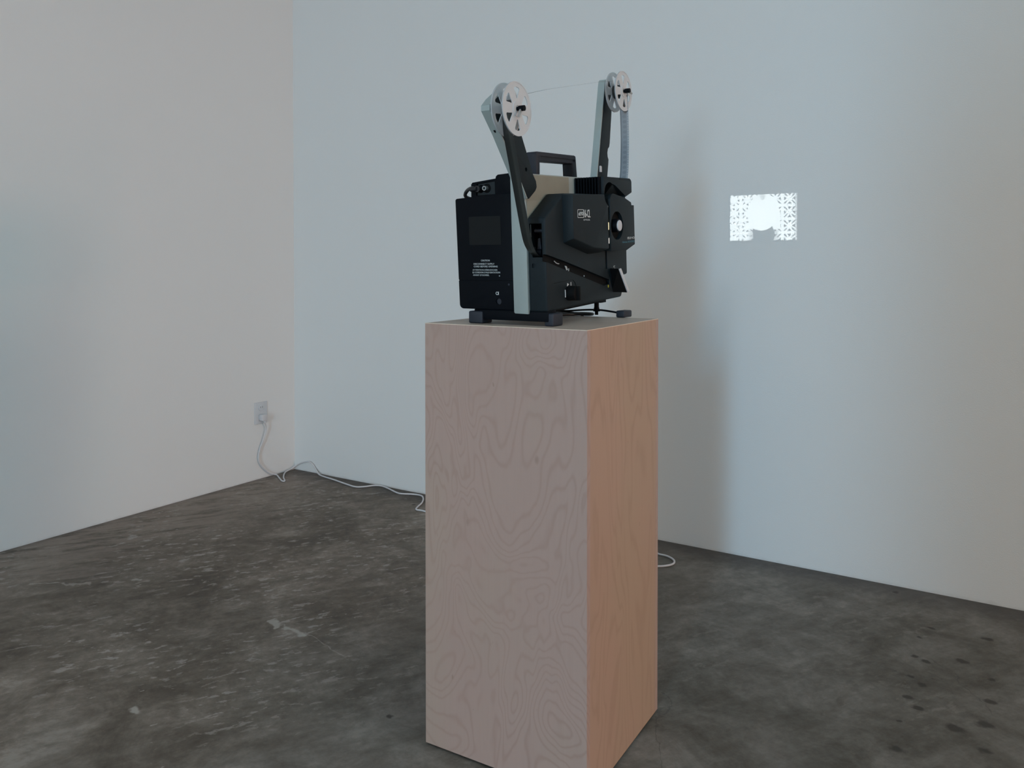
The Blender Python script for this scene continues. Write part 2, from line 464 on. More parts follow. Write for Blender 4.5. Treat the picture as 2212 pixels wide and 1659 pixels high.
# ------------------------------------------------------------------ plywood pedestal
a_ = .02695; px_, py_, pw, pd, ph = 3.02019, -1.84589, .48094, .47567, 1.14317
pex = V((math.cos(a_), math.sin(a_), 0)); pey = V((-math.sin(a_), math.cos(a_), 0)); po = V((px_, py_, 0))
def fP(l, p, q):            # p across front (0..-w), q depth, l height
    return (po + pex * p + pey * q + V((0, 0, l))) * K
cen = po - pex * pw / 2 + pey * pd / 2
ped = thing('plywood_pedestal', 'tall square birch plywood pedestal holding up the black projector', 'pedestal', (cen.x, cen.y, 0))
zb = .006
fr = fast('front_panel', prism_bm(rect(-pw, 0, 0, .018), zb, ph - .0012, fP), M['ply_front'], ped)
fast('side_panel', prism_bm(rect(-.018, .018, 0, pd - .018), zb, ph - .0012, fP), M['ply_side'], ped)['label'] = 'plywood side panel with warm light in its colour'
fast('side_panel', prism_bm(rect(-pw, .018, -pw + .018, pd - .018), zb, ph - .0012, fP), M['ply_side'], ped)
fast('back_panel', prism_bm(rect(-pw, pd - .018, 0, pd), zb, ph - .0012, fP), M['ply_front'], ped)
fast('top_panel', prism_bm(rect(-pw + .0015, .0015, -.0015, pd - .0015), ph - .018, ph, fP), M['ply_top'], ped)
fast('top_edge', plate(rect(-pw, 0, 0, pd), [rect(-pw + .0016, .0016, -.0016, pd - .0016)], ph - .0012, ph + .0001, fP), M['plyedge'], ped, smooth=False)['label'] = 'pale top edge with painted highlight'
fast('plinth', prism_bm(rect(-pw + .03, .03, -.03, pd - .03), 0, zb + .02, fP), M['deep'], ped)['label'] = 'recessed dark plinth'

# ------------------------------------------------------------------ projector
pr = thing('film_projector', 'black and silver film projector with raised reel arms on plywood pedestal', 'projector', (2.76, -1.60, ph))
def part(name, bm, m, bev=0, seg=2, parent=None, label=None, smooth=True):
    o = fast(name, bm, m, parent or pr, bev, seg, smooth)
    if label: o['label'] = label
    return o
def sub(parent, name, bm, m, bev=0, seg=2, label=None, smooth=True):
    o = fast(name, bm, m, None, bev, seg, smooth)
    # sub-part: parent to the part, whose own origin is the projector's
    off = V(pr.location)
    for v in o.data.vertices: v.co -= off
    o.parent = parent
    if label: o['label'] = label
    return o

# rear shell (left two thirds of the back, as seen)
arc = [(-.2768 + .013 * (1 - math.cos(t)), .0015 + .013 * (1 - math.sin(t))) for t in [PI / 2 * i / 6 for i in range(7)]]
# lower body with rounded lower-left corner
prof = [(-.099, .0015)] + [(-.2745 + .012 - .012 * math.sin(t), .0015 + .012 - .012 * math.cos(t)) for t in [PI / 2 * i / 6 for i in range(7)]] + \
       [(-.2775, .293), (-.2745, .2965), (-.1465, .3035), (-.099, .305)]
shell = bevel(prism_bm(prof, 0, .44, fV), .003, 2, 30)
groove = prism_bm(rect(-.30, .0772, -.098, .0792), -.01, .0016, fV)
groove2 = prism_bm(rect(-.30, .0765, -.2735, .0799), -.01, .03, fV)
plug_h = cyl(P(-.1475, -.01, .0235), EV, .0085, .03, 24)
shell = cut(shell, [groove, groove2, plug_h])
sh = part('rear_housing', shell, M['black'])
up = [(-.1465, .300), (-.1465, .343), (-.1450, .3495), (-.1395, .3532), (-.099, .3552), (-.099, .300)]
part('upper_rear_housing', bevel(prism_bm(up, 0, .40, fV), .002, 2, 40), M['black'])
sub(sh, 'service_socket', cyl(P(-.1475, .004, .0235), EV, .0082, .004, 24), M['rubber'], label='round blue-black socket')
sub(sh, 'rating_label', prism_bm(rrect(-.2345, .172, -.134, .247, .003), -.0006, .001, fV), M['label'], label='faint dark square label')
# connector box on the top left, set back from the rear face
box = prism_bm([(-.2425, .295), (-.2415, .3335), (-.2370, .3385), (-.160, .3455), (-.140, .3460), (-.140, .295)], .026, .16, fV)
box = cut(box, [prism_bm([(-.2260, .3035), (-.2235, .3345), (-.1655, .3395), (-.1655, .3045)], .015, .034, fV),
                cyl(P(-.1945, .0, .3213), EV, .0125, .048, 24), cyl(P(-.2135, .0, .3205), EV, .0108, .048, 24)])
cb = part('connector_box', box, M['black'], 0)
sub(cb, 'socket_panel', plate([(-.2255, .3040), (-.2230, .3340), (-.1660, .3390), (-.1660, .3050)], [circ(-.1945, .3213, .0122, 24), circ(-.2135, .3205, .0105, 24)], .0315, .0338, fV), M['panel'], label='grey recessed socket panel')
sub(cb, 'socket', plate(circ(-.1945, .3213, .0062, 24), [circ(-.1945, .3213, .0038, 24)], .018, .034, fV), M['steel'], label='round metal socket')
sub(cb, 'socket', cyl(P(-.1945, .030, .3213), EV, .0119, .014, 24), M['deep'])
sub(cb, 'cord_plug', join(cyl(P(-.2135, .012, .3205), EV, .0085, .03, 20), cyl(P(-.2135, .012, .3205), EU * -1 - EW * .05, .006, .02, 16)), M['blackcord'])
part('power_cable', tube([P(-.2142, .012, .3205), P(-.226, .013, .3228), P(-.2400, .020, .3228), P(-.2566, .030, .3190), P(-.2715, .040, .3105), P(-.2800, .055, .3030), P(-.2835, .09, .296), P(-.284, .14, .285), P(-.284, .16, .25), P(-.284, .17, .10), P(-.28, .20, .006)], .0050, 10), M['blackcord'], label='black cable looping behind the housing')
# silver band wrapping the body
band = [(-.100, -.0055), (-.0960, -.0068), (-.0595, -.0068), (-.0555, -.0055), (-.0555, .3520), (-.100, .3548)]
part('silver_band', bevel(prism_bm([(-.099, -.003), (-.0965, -.0062), (-.0560, -.0070), (-.0555, .3515), (-.099, .3545)], -.003, .45, fV), .0012, 2, 30), M['silver'], label='pale grey-green metal band around the body')
part('beige_side_panel', prism_bm(rect(.004, .22, .231, .3488), -.0556, -.0548, fU), M['beige'], label='worn beige inner side panel')
part('film_chute', prism_bm([(.002, .2822), (.10, .2845), (.10, .19), (.002, .19)], -.0548, -.054, fU, cap_b=[(.002, .280), (.10, .282), (.10, .19), (.002, .19)]), M['beige'], label='beige film chute below the side panel')

# operator-side housing
hp = [(0, 0), (0, .2375), (.10, .3005), (.300, .302), (.487, .300), (.4878, .0645), (.4614, .0626), (.4500, .0130), (.4406, -.001)]
hous = bevel(prism_bm(hp, -.054, 0, fU), .0050, 3, 20,)
cuts = [prism_bm([(-.0480, .2240), (-.0115, .2235), (-.0110, .1380), (-.0400, .1380), (-.0470, .1750)], -.02, .05, fV),
        prism_bm([(-.02, .1505), (.10, .1225), (.3646, .0552), (.372, .043), (.3244, .0415), (.06, .1105), (-.02, .1320)], -.012, .02, fU),
        prism_bm(rect(.3365, .088, .3490, .150), -.004, .02, fU),
        prism_bm([(.0344, .0712), (.120, .0732), (.1376, .0716), (.1500, .0640), (.1590, .0488), (.1570, .0480), (.1480, .0625), (.1370, .0698), (.120, .0713), (.0344, .0694)], -.0015, .02, fU),
        prism_bm(rect(-.0420, .1115, -.0330, .1225), -.01, .004, fV)]
hous = cut(hous, cuts)
oh = part('operator_housing', hous, M['charcoal'], label='charcoal side housing with diagonal film slot')
sub(oh, 'slot_shade_plate', prism_bm([(.0, .1455), (.10, .1205), (.366, .0532), (.372, .0435), (.325, .0430), (.06, .1125), (.0, .1305)], -.0112, -.0100, fU), M['deep'], label='black plate painting the shade inside the slot')  # dark insert, paints the slot's depth shade
# rollers and guide inside the rear window
sub(oh, 'film_roller', cyl(P(-.040, .016, .205), EU, .005, .022, 20), M['rubber'], label='thin dark roller')
sub(oh, 'guide_pin', tube([P(-.0455, .004, .222), P(-.0455, .004, .190)], .0011, 8, 1), M['dimsteel'], label='pale upright guide pin')
sub(oh, 'roller_arm', prism_bm([(-.030, .185), (-.024, .187), (-.020, .145), (-.034, .140)], .012, .018, fV), M['rubber'])
sub(oh, 'film_roller', cyl(P(-.040, .010, .150), EU, .009, .024, 20), M['black'])
sub(oh, 'roller_clip', prism_bm(rect(-.036, .150, -.031, .164), .0, .004, fV), M['label'])
# small metal pieces seen down in the slot
sub(oh, 'slot_spring', tube([P(-.0060, .050, .1262), P(-.006, .062, .1200), P(-.006, .0745, .1178)], .0012, 6), M['print'], label='pale curved wire spring')
sub(oh, 'slot_plate', prism_bm([(.1085, .1110), (.118, .1090), (.1240, .0990), (.1165, .0985)], -.0085, -.0070, fU), M['print'], label='pale square tab in the slot')
sub(oh, 'slot_plate', prism_bm(rect(.1282, .0955, .1310, .1025), -.0085, -.0070, fU), M['print'])
sub(oh, 'slot_pin', prism_bm(rect(.2165, .0745, .2185, .0785), -.0085, -.0070, fU), M['print'])
mk = join(prism_bm([(.1040, .0560), (.1145, .0615), (.1060, .0655)], -.0005, .0004, fU), prism_bm(rect(.1245, .0555, .1268, .0665), -.0005, .0004, fU))
sub(oh, 'printed_marks', mk, M['printhi'], label='white triangle and bar marks', smooth=False)
mk2 = join(prism_bm(rect(.3905, .0930, .4010, .0948), -.0005, .0004, fU), prism_bm(rect(.3905, .0895, .3960, .0950), -.0005, .0004, fU), prism_bm(rect(.3990, .0860, .4005, .0890), -.0005, .0004, fU))
sub(oh, 'printed_marks', mk2, M['print'], label='small white mark above the lever', smooth=False)
sub(oh, 'index_dot', prism_bm(circ(.3525, .0378, .0032, 12, .0045), -.0005, .0006, fU), M['yellow'], label='yellow dot')

# protruding cover over the film path
cb_base = [(.0905, .1699), (.226, .1355), (.3018, .1365), (.3018, .3005), (.0905, .2975)]
cb_out = [(.0937, .1819), (.2113, .1543), (.3018, .1477), (.3018, .3005), (.0937, .2950)]
cover = bevel(prism_bm(cb_base, -.002, .030, fU, cap_b=cb_out), .0022, 2, 20)
arc_c = lambda lo: cyl(P(lo, .313, .300), EU, .034, .05, 40)
cover = cut(cover, [arc_c(.004)])
cv = part('film_path_cover', cover, M['charcoal'], label='raised charcoal cover printed with white lettering')
def sq(l0, l1, x0, y0, x1, y1, t): return plate(rrect(x0, y0, x1, y1, .003), [rrect(x0 + t, y0 + t, x1 - t, y1 - t, .002)], l0, l1, fU)
logo = join(sq(.0295, .0304, .1165, .2353, .1513, .2572, .0013),
            text_bm('eLMO', .1225, .2410, .1475, .2515, fU, .0295, .0304, .02),
            text_bm('16-CL', .1530, .2355, .1895, .2572, fU, .0295, .0304, .012))
sub(cv, 'logo_lettering', logo, M['printhi'], label='white boxed logo and model lettering', smooth=False)
sub(cv, 'small_lettering', text_bm('OPTICAL', .1485, .2275, .1875, .2318, fU, .0295, .0304, .01), M['print'], smooth=False)

# upper block: reel arm mount with vertical cooling ribs on its rear face
bp_ = [(.278, .3000), (.278, .3487), (.452, .3487), (.4605, .3460), (.4655, .3395), (.4655, .3075), (.4200, .2935), (.300, .2935)]
blk = bevel(prism_bm(bp_, -.054, .030, fU), .0022, 2, 20)
wedge = prism_bm([(.310, .3335), (.345, .3255), (.440, .3105), (.425, .285), (.300, .270)], .002, .05, fU,
                 cap_b=[(.310, .3390), (.345, .3330), (.470, .3105), (.425, .270), (.300, .250)])
blk = cut(blk, [arc_c(.002), prism_bm([(.310, .3335), (.350, .3260), (.4180, .2975), (.4180, .27), (.300, .27)], .004, .05, fU),
                prism_bm(rect(.379, .343, .3825, .36), .015, .05, fU)])
ub = part('upper_block', blk, M['charcoal'], label='charcoal upper block under the front reel arm')
for i in range(9):
    u = -.0525 + i * .0088
    sub(ub, 'cooling_rib', prism_bm(rect(u, .262, u + .0034, .279), .3005, .3480, fW), M['black'])
sub(ub, 'bevel_lip', prism_bm([(.3415, .3275), (.4600, .3065), (.4180, .2945), (.340, .303)], .004, .0235, fU, cap_b=[(.3415, .3275), (.4600, .3065), (.4500, .3050), (.345, .3255)]), M['charcoal'], label='slanting underside lip')

# lens housing (nose)
hd = [(.3155, .1405), (.3155, .2880), (.3240, .2990), (.3370, .3030), (.4147, .2919), (.4600, .2790), (.4625, .2704), (.4795, .2704), (.4815, .1538), (.4204, .1380)]
head = bevel(prism_bm(hd, -.050, .030, fU), .002, 2, 20)
head = cut(head, [cyl(P(.014, .358, .2115), EU, .0405, .03, 48)])
hh = part('lens_housing', head, M['charcoal'], label='charcoal lens housing at the front')
sub(hh, 'focus_dial', plate(circ(.358, .2115, .0395, 48), [circ(.352, .2115, .0175, 32)], .0145, .0185, fU), M['deep'], label='black round dial')
kb = sub(hh, 'focus_knob', bevel(cyl(P(.012, .350, .2115), EU, .0190, .027, 36), .0015, 2), M['black'])
kb2 = sub(hh, 'knob_cap', bevel(cyl(P(.039, .3500, .2115), EU, .0155, .0035, 36), .001, 2), M['cap'], label='round knob cap with wall reflection painted pale grey')  # pale colour stands in for the wall mirrored in the knob end
sub(hh, 'dial_mark', prism_bm(rect(.338, .2395, .349, .2408), .0184, .0190, fU), M['print'], smooth=False)
sub(hh, 'name_lettering', text_bm('ELMO', .4275, .1702, .4790, .1772, fU, .0295, .0304, .03), M['print'], label='white lettering', smooth=False)
sub(hh, 'teal_lettering', text_bm('16mm SOUND', .3905, .1600, .4785, .1662, fU, .0295, .0304, .02), M['cyanprint'], label='small teal lettering', smooth=False)
sub(hh, 'lens_barrel', bevel(cyl(P(-.012, .47, .2115), EV, .027, .045, 40), .002), M['black'])
sub(hh, 'lens_glass', cyl(P(-.012, .513, .2115), EV, .022, .003, 32), M['label'])
part('gate_slit', prism_bm(rect(.300, .140, .318, .270), -.02, .004, fU), M['deep'], label='dark slit beside the lens housing')
part('lamp_gate', prism_bm(rrect(.3045, .2005, .3100, .2215, .002), .005, .0268, fU), M['gate'], label='warm glowing lamp gate')
part('lamp_gate', prism_bm(rect(.3065, .1620, .3105, .1775), .005, .0268, fU), M['gate2'], label='pale glowing slot')
part('gate_screw', prism_bm(circ(.3045, .2655, .0022, 12), .0, .0275, fU), M['print'])

# control knob, lever
kn = part('control_knob', bevel(cyl(P(-.001, .1120, .0385), EU, .0200, .026, 36, .0190), .001, 2), M['deep'], label='black round control knob')
sub(kn, 'index_line', prism_bm([(.0893, .0490), (.0908, .0490), (.0916, .0385), (.0915, .0290), (.0900, .0290), (.0900, .0385)], .001, .0028, fU), M['printhi'], label='white index line', smooth=False)
sub(kn, 'grip', bevel(prism_bm(rect(.1085, .020, .1155, .057), .024, .034, fU), .001), M['deep'])
lv = part('threading_lever', prism_bm([(.3700, .0880), (.3860, .0870), (.3980, .0190), (.3811, .0185)], -.002, .034, fU, cap_b=[(.3505, .0880), (.3560, .0880), (.4130, .0172), (.4050, .0155)]), M['deep'], 0, label='black wedge-shaped lever')
sub(lv, 'lever_edge', prism_bm([(.3508, .0880), (.3640, .0888), (.4190, .0190), (.4060, .0158)], .034, .0370, fU), M['cap'], .0005, label='silver lever edge')
part('lever_pivot', bevel(cyl(P(-.001, .3900, .047), EU, .030, .0018, 36), .001), M['charcoal'])

# caution lettering on the back
lines = [('CAUTION', -.1995, -.1715, .1285, .1332), ('DISCONNECT SUPPLY', -.2233, -.1570, .1195, .1242), ('CORD BEFORE OPENING', -.2233, -.1473, .1127, .1174),
         ('ATTENTION-DÉBRANCHER', -.2275, -.1480, .1040, .1088), ("LE CORDON D'ALIMENTATION", -.2278, -.1402, .0970, .1017), ("AVANT D'OUVRIR.", -.2265, -.1745, .0900, .0945)]
tb = join(*[text_bm(s, x0, y0, x1, y1, fV, .001, -.0006, .012) for s, x0, x1, y0, y1 in lines],
          prism_bm(circ(-.1425, .0905, .0016, 10), -.0006, .001, fV))
part('caution_lettering', tb, M['print'], smooth=False, label='small white warning lettering')
part('socket_symbol', join(plate(circ(-.1515, .0448, .0042, 20), [circ(-.1515, .0448, .0029, 20)], -.0006, .001, fV), prism_bm(rect(-.1475, .0405, -.1463, .0495), -.0006, .001, fV)), M['printhi'], smooth=False, label='white round socket symbol')
part('screw', bevel(cyl(P(-.1144, .002, .0682), -EV, .0028, .0028, 12), .0004), M['rubber'])

# carrying handle
hz0, hz1 = .352, .4205
hd_o = [(.1640, .4215), (.1670, .4230), (.1770, .4215), (.3920, .4235), (.3985, .3480), (.3230, .3480), (.3190, .3985), (.1800, .3985), (.1790, .3480), (.1560, .3480), (.1560, .4130)]
hn = bevel(prism_bm([(.160, .3500), (.160, .4160), (.1660, .4215), (.385, .4225), (.3920, .4200), (.3990, .3500), (.3715, .3500), (.3690, .3975), (.1795, .3955), (.1775, .3500)], -.1500, -.1150, fU), .003, 2, 30)
hn = cut(hn, [prism_bm(rect(.183, .4030, .385, .4100), -.118, -.10, fU)])
part('carrying_handle', hn, M['rubber'], label='dark blue-black carrying handle')

# rear reel arm (leans backwards) and front reel arm
ra = [(-.0189, .2858), (-.0271, .2895), (-.0666, .3471), (-.1368, .4400), (-.1800, .4905), (-.1795, .4985), (-.1600, .5150), (-.1300, .5330), (-.1050, .5290), (-.0860, .5050), (-.0452, .4401), (.0056, .3456), (.0180, .3310), (.0209, .3160), (.0130, .3060)]
ral = cut(bevel(prism_bm(ra, -.0545, -.034, fU), .0012, 2, 30), [cyl(P(-.045, -.0294, .3582), EU, .0052, .03, 16)])
arm1 = part('reel_arm', ral, M['charcoal'], label='rear reel arm leaning back')
# silver back strip of the arm
def strip(pts, th, u0, u1, m, label, parent):
    """thin plate following pts on the back (-v) side of an arm"""
    off = []
    for i, p in enumerate(pts):
        a = V(pts[max(i - 1, 0)] + (0,)); b = V(pts[min(i + 1, len(pts) - 1)] + (0,)); t = (b - a).normalized()
        n = V((-t.y, t.x, 0)); off.append((p[0] + n.x * th, p[1] + n.y * th))
    return sub(parent, 'silver_strip', prism_bm(pts + off[::-1], u0, u1, fU), m, 0, label=label)
ra_l = [(-.0250, .2880), (-.0666, .3465), (-.1368, .4400), (-.1800, .4905), (-.1795, .4985), (-.1600, .5150), (-.1300, .5330)]
strip(ra_l, .0035, -.0590, -.0350, M['silver'], 'pale grey-green arm back', arm1)
sub(arm1, 'strip_hole', cyl(P(-.0475, -.142, .4430), (EV * -.8 + EW * .6), .0028, .006, 14), M['deep'])
fa = [(.372, .340), (.372, .3565), (.4383, .6330), (.4450, .6385), (.4860, .6450), (.4755, .5565), (.4571, .4574), (.4530, .4460), (.4440, .4400), (.4395, .4280), (.4410, .4160), (.4467, .4080), (.4351, .3564), (.434, .340)]
arm2 = part('reel_arm', cut(bevel(prism_bm(fa, -.0510, -.034, fU), .001, 2, 30), [prism_bm(rect(.382, .368, .396, .388), -.038, -.02, fU)]), M['charcoal'], label='front reel arm standing upright')
strip([(.370, .340), (.370, .3565), (.4345, .6250), (.4383, .6360), (.4440, .6405)], .0035, -.0560, -.0345, M['silver'], 'pale grey-green arm back', arm2)
sub(arm2, 'arm_latch', prism_bm([(.3830, .3690), (.3955, .3690), (.3955, .3850), (.390, .3875), (.3830, .3865)], -.0380, -.0325, fU), M['cap'], label='small pale latch tab')

# spindles with latch levers
def spindle(v, w, ang, ln=.026):
    s = part('spindle', join(cyl(P(-.036, v, w), EU, .0045, .070, 16), cyl(P(.026, v, w), EU, .0068, .014, 10)), M['black'])
    d = EV * math.cos(ang) + EW * math.sin(ang)
    c = P(.030, v, w); n = EU
    sd = d.cross(n)
    bm = bmesh.new(); vs = []
    for l in (.0, .004):
        for a, b in ((0, -.004), (ln - .002, -.0022), (ln, 0), (ln - .002, .0022), (0, .004)):
            vs.append(bm.verts.new(c + (d * a + sd * b + n * l) * K))
    bm.faces.new(vs[:5]); bm.faces.new(vs[5:][::-1])
    for i in range(5):
        j = (i + 1) % 5; bm.faces.new((vs[i], vs[j], vs[5 + j], vs[5 + i]))
    bmesh.ops.recalc_face_normals(bm, faces=bm.faces)
    sub(s, 'spindle_latch', bm, M['steel'], label='small grey latch lever')
SR = (-.1510, .4890); SF = (.4440, .6030)
spindle(SR[0], SR[1], math.radians(-125)); spindle(SF[0], SF[1], math.radians(-8), .034)

# feet and stand, level on the pedestal top
def foot(x0, y0, x1, y1, z1, label):
    return part('rubber_foot', bevel(prism_bm(rect(x0, y0, x1, y1), ph + .0004, z1, fZ), .004, 3), M['rubber'], label=label)
foot(2.641, -1.801, 2.686, -1.752, 1.1760, 'blue-black foot at rear left')
foot(2.8725, -1.795, 2.899, -1.744, 1.1765, 'blue-black foot at rear right')
part('rear_crossbar', bevel(prism_bm([(-1.797, 1.1545), (-1.797, 1.178), (-1.79, 1.190), (-1.755, 1.192), (-1.755, 1.1545)], 2.675, 2.885, fX), .002), M['black'])
foot(2.8815, -1.389, 2.909, -1.334, 1.1640, 'blue-black foot at front right')
foot(2.640, -1.389, 2.667, -1.334, 1.1640, 'blue-black foot at front left')
part('front_crossbar', tube([Wd(2.655, -1.362, 1.1560), Wd(2.70, -1.362, 1.1562), Wd(2.76, -1.362, 1.1610), Wd(2.805, -1.362, 1.1625), Wd(2.84, -1.362, 1.1605), Wd(2.895, -1.362, 1.1535)], .0042, 10, 6, .7), M['black'])
part('tilt_post', join(cyl(Wd(2.805, -1.362, 1.158), (0, 0, 1), .0105, .018, 20, .0062), cyl(Wd(2.805, -1.362, 1.170), (0, 0, 1), .0072, .040, 20), cyl(Wd(2.805, -1.362, 1.1475), (0, 0, 1), .0052, .012, 16)), M['black'])
part('base_plate', bevel(prism_bm([(.02, -.001), (.3610, -.001), (.3612, -.0097), (.327, -.0087), (.325, -.006), (.02, -.006)], -.24, -.012, fU), .0008), M['black'])
part('base_plate', bevel(prism_bm(rect(.23, -.0005, .40, .012), -.22, -.02, fU), .0008), M['deep'])

# loose cable lying on the pedestal under the projector
tag(fast('coiled_cable', tube([Wd(2.70, -1.60, 1.1490), Wd(2.72, -1.48, 1.1490), Wd(2.745, -1.40, 1.1490), Wd(2.79, -1.375, 1.1488), Wd(2.775, -1.34, 1.1488), Wd(2.72, -1.35, 1.1488), Wd(2.66, -1.44, 1.1488)], .0045, 10), M['blackcord']),
    'black cable end lying on the pedestal top under the projector', 'cable')

# ------------------------------------------------------------------ reels
def flange(v0, w0, R, u0, u1, rot, R2=None):
    holes = []
    for k in range(6):
        a = rot + k * PI / 3
        pts = []
        # rounded teardrop: narrow towards the hub
        for (r, da) in ((.41, -.09), (.385, 0), (.41, .09), (.55, .17), (.68, .235), (.75, .25), (.79, .19), (.805, 0), (.79, -.19), (.75, -.25), (.68, -.235), (.55, -.17)):
            pts.append((v0 + R * r * math.cos(a + da), w0 + R * r * math.sin(a + da)))
        holes.append(pts)
    bm = plate(circ(v0, w0, R, 72), holes, u0, u1, fU)
    rim = plate(circ(v0, w0, R, 72), [circ(v0, w0, R * .955, 72)], u0 - .0006, u1 + .0006, fU)
    return join(bm, rim)
def reel(v0, w0, R, name, label, rn, rf, pack):
    o = thing(name, label, 'film reel', tuple(P(.005, v0, w0 - R) / K))
    fast('flange', flange(v0, w0, R, .0185, .0203, rn), M['reel'], o)
    fast('flange', flange(v0, w0, R, -.0113, -.0095, rf), M['reel'], o)
    fast('hub', plate(circ(v0, w0, R * .30, 40), [circ(v0, w0, .0078, 20)], -.0095, .0220, fU), M['reel'], o)
    if pack: fast('wound_film', plate(circ(v0, w0, R * pack, 48), [circ(v0, w0, R * .31, 40)], -.0080, .0165, fU), M['film'], o)
    return o
reel(SR[0], SR[1], .0628, 'film_reel', 'larger looking white plastic film reel on the rear arm leaning back', math.radians(30), math.radians(29), .36)
reel(SF[0], SF[1], .0578, 'film_reel', 'white plastic film reel at top of the upright front arm near the wall', math.radians(34), math.radians(30), .34)

# film: rear run, top run and front run are one length
def ribbon(pts, wid, uvs=False):
    path = smooth_path(pts, 8); n = len(path)
    ws = smooth_path(wid, 8)
    bm = bmesh.new(); uvl = bm.loops.layers.uv.new('UVMap'); prev = None; L = 0
    for i, p in enumerate(path):
        t = (path[min(i + 1, n - 1)] - path[max(i - 1, 0)]).normalized()
        w = ws[i]; nn = t.cross(w).normalized() * .00012
        a = bm.verts.new(p - w / 2 + nn); b = bm.verts.new(p + w / 2 + nn)
        c = bm.verts.new(p + w / 2 - nn); d = bm.verts.new(p - w / 2 - nn)
        if prev:
            L2 = L + (p - prev[4]).length
            for x, y, ua, ub in ((0, 1, 0, 1), (2, 3, 1, 0)):
                f = bm.faces.new((prev[x], prev[y], (a, b, c, d)[y], (a, b, c, d)[x]))
                for lp, uv in zip(f.loops, ((ua, L), (ub, L), (ub, L2), (ua, L2))): lp[uvl].uv = uv
            for x, y in ((1, 2), (3, 0)):
                f = bm.faces.new((prev[x], prev[y], (a, b, c, d)[y], (a, b, c, d)[x]))
                for lp in f.loops: lp[uvl].uv = (.5, L)
            L = L2
        prev = (a, b, c, d, p)
    return bm
def wv(u, v, w): return (EU * u + EV * v + EW * w) * K
rear = ribbon([P(.005, -.172, .500), P(.005, -.1715, .4832), P(.005, -.1685, .4307), P(-.003, -.1324, .3478), P(-.012, -.0973, .2723), P(-.022, -.0593, .1993), P(-.0285, -.036, .170), P(-.031, -.012, .150), P(-.033, .012, .140)],
              [wv(.0255, 0, 0)] * 6 + [wv(.024, 0, 0), wv(.021, 0, 0), wv(.018, 0, 0)])
front = ribbon([P(.010, .4669, .600), P(.010, .4669, .5555), P(.010, .4680, .4673), P(.010, .4600, .380), P(.008, .4560, .345)], [wv(.024, .006, 0)] * 5)
topr = ribbon([P(.005, -.112, .5250), P(.005, -.074, .5351), P(.005, .014, .5554), P(.005, .1112, .5747), P(.005, .2165, .5950), P(.005, .3222, .6153), P(.005, .3980, .6280)], [wv(.009, 0, 0)] * 7)
fm = bpy.data.meshes.new('film_strip')
j = bmesh.new()
for b, mi in ((rear, 0), (front, 1), (topr, 2)):
    for f in b.faces: f.material_index = mi
    me = bpy.data.meshes.new('j'); b.to_mesh(me); b.free(); j.from_mesh(me); bpy.data.meshes.remove(me)
j.to_mesh(fm); j.free()
fs = bpy.data.objects.new('film_strip', fm); C.objects.link(fs)
for q in ('film2', 'perf', 'filmline'): fm.materials.append(M[q])
tag(fs, 'dark strip of film running from both white reels down into the projector', 'film')

# ------------------------------------------------------------------ projected picture: patch of wall paint lit by the lens
RX0, RX1, RZ0, RZ1 = 2.792, 3.0815, 1.402, 1.6065
scr = fast('projected_picture', prism_bm(rect(RX0 - .001, RZ0 - .001, RX1 + .001, RZ1 + .001), -.0008, .0, fY), M['wall'], smooth=False)
tag(scr, 'small bright white projected film picture of lattice blocks on the back wall', 'projection')

LP = P(-.012, .530, .2115)
ld = bpy.data.lights.new('projector_beam', 'POINT'); ld.shadow_soft_size = .0012; ld.energy = 1.0
lo = bpy.data.objects.new('projector_beam', ld); C.objects.link(lo); lo.location = LP
ld.use_nodes = True
t = NT(ld.node_tree)
em = [n for n in ld.node_tree.nodes if n.type == 'EMISSION'][0]
geo = t.new('ShaderNodeNewGeometry')
sp = t.new('ShaderNodeSeparateXYZ'); t.put(sp.inputs[0], geo.outputs['Incoming'])
ix, iy, iz = sp.outputs
SGN = 1
dist = -LP.y                                    # metres to the wall
hx = t.m('ADD', t.m('MULTIPLY', t.m('DIVIDE', ix, iy), dist), LP.x)
hz = t.m('ADD', t.m('MULTIPLY', t.m('DIVIDE', iz, iy), dist), LP.z)
S = t.m('DIVIDE', t.m('SUBTRACT', hx, RX0 * K), (RX1 - RX0) * K)
T = t.m('DIVIDE', t.m('SUBTRACT', hz, RZ0 * K), (RZ1 - RZ0) * K)
fwd = t.m('GREATER_THAN', t.m('MULTIPLY', iy, SGN), .5)
band_ = lambda x, a, b: t.m('MULTIPLY', t.m('GREATER_THAN', x, a), t.m('LESS_THAN', x, b))
inside = t.m('MULTIPLY', fwd, t.m('MULTIPLY', band_(S, .0, 1.), band_(T, .0, 1.)))
AS = 1.415
# lattice cells, star centres
gx = t.m('SUBTRACT', t.m('FRACT', t.m('ADD', t.m('DIVIDE', t.m('SUBTRACT', S, .0630), .2075), .5)), .5)
gy = t.m('SUBTRACT', t.m('FRACT', t.m('ADD', t.m('DIVIDE', t.m('SUBTRACT', T, .895), .2870), .5)), .5)
axx = t.m('ABSOLUTE', gx); ayy = t.m('ABSOLUTE', gy)
thick = t.m('ADD', .68, t.m('MULTIPLY', S, .42))
A = t.m('MULTIPLY', t.m('ADD', axx, ayy), .7071); B = t.m('ABSOLUTE', t.m('MULTIPLY', t.m('SUBTRACT', axx, ayy), .7071))
q = t.m('DIVIDE', t.m('SUBTRACT', A, .385), t.m('MULTIPLY', thick, .20))
pet = t.m('MULTIPLY', t.m('SUBTRACT', 1, t.m('MULTIPLY', q, q)), t.m('MULTIPLY', thick, .046))
petal = t.m('LESS_THAN', B, pet)
mx = t.m('MAXIMUM', axx, ayy); mn = t.m('MINIMUM', axx, ayy)
tip = t.m('SUBTRACT', .39, t.m('MULTIPLY', thick, .19))
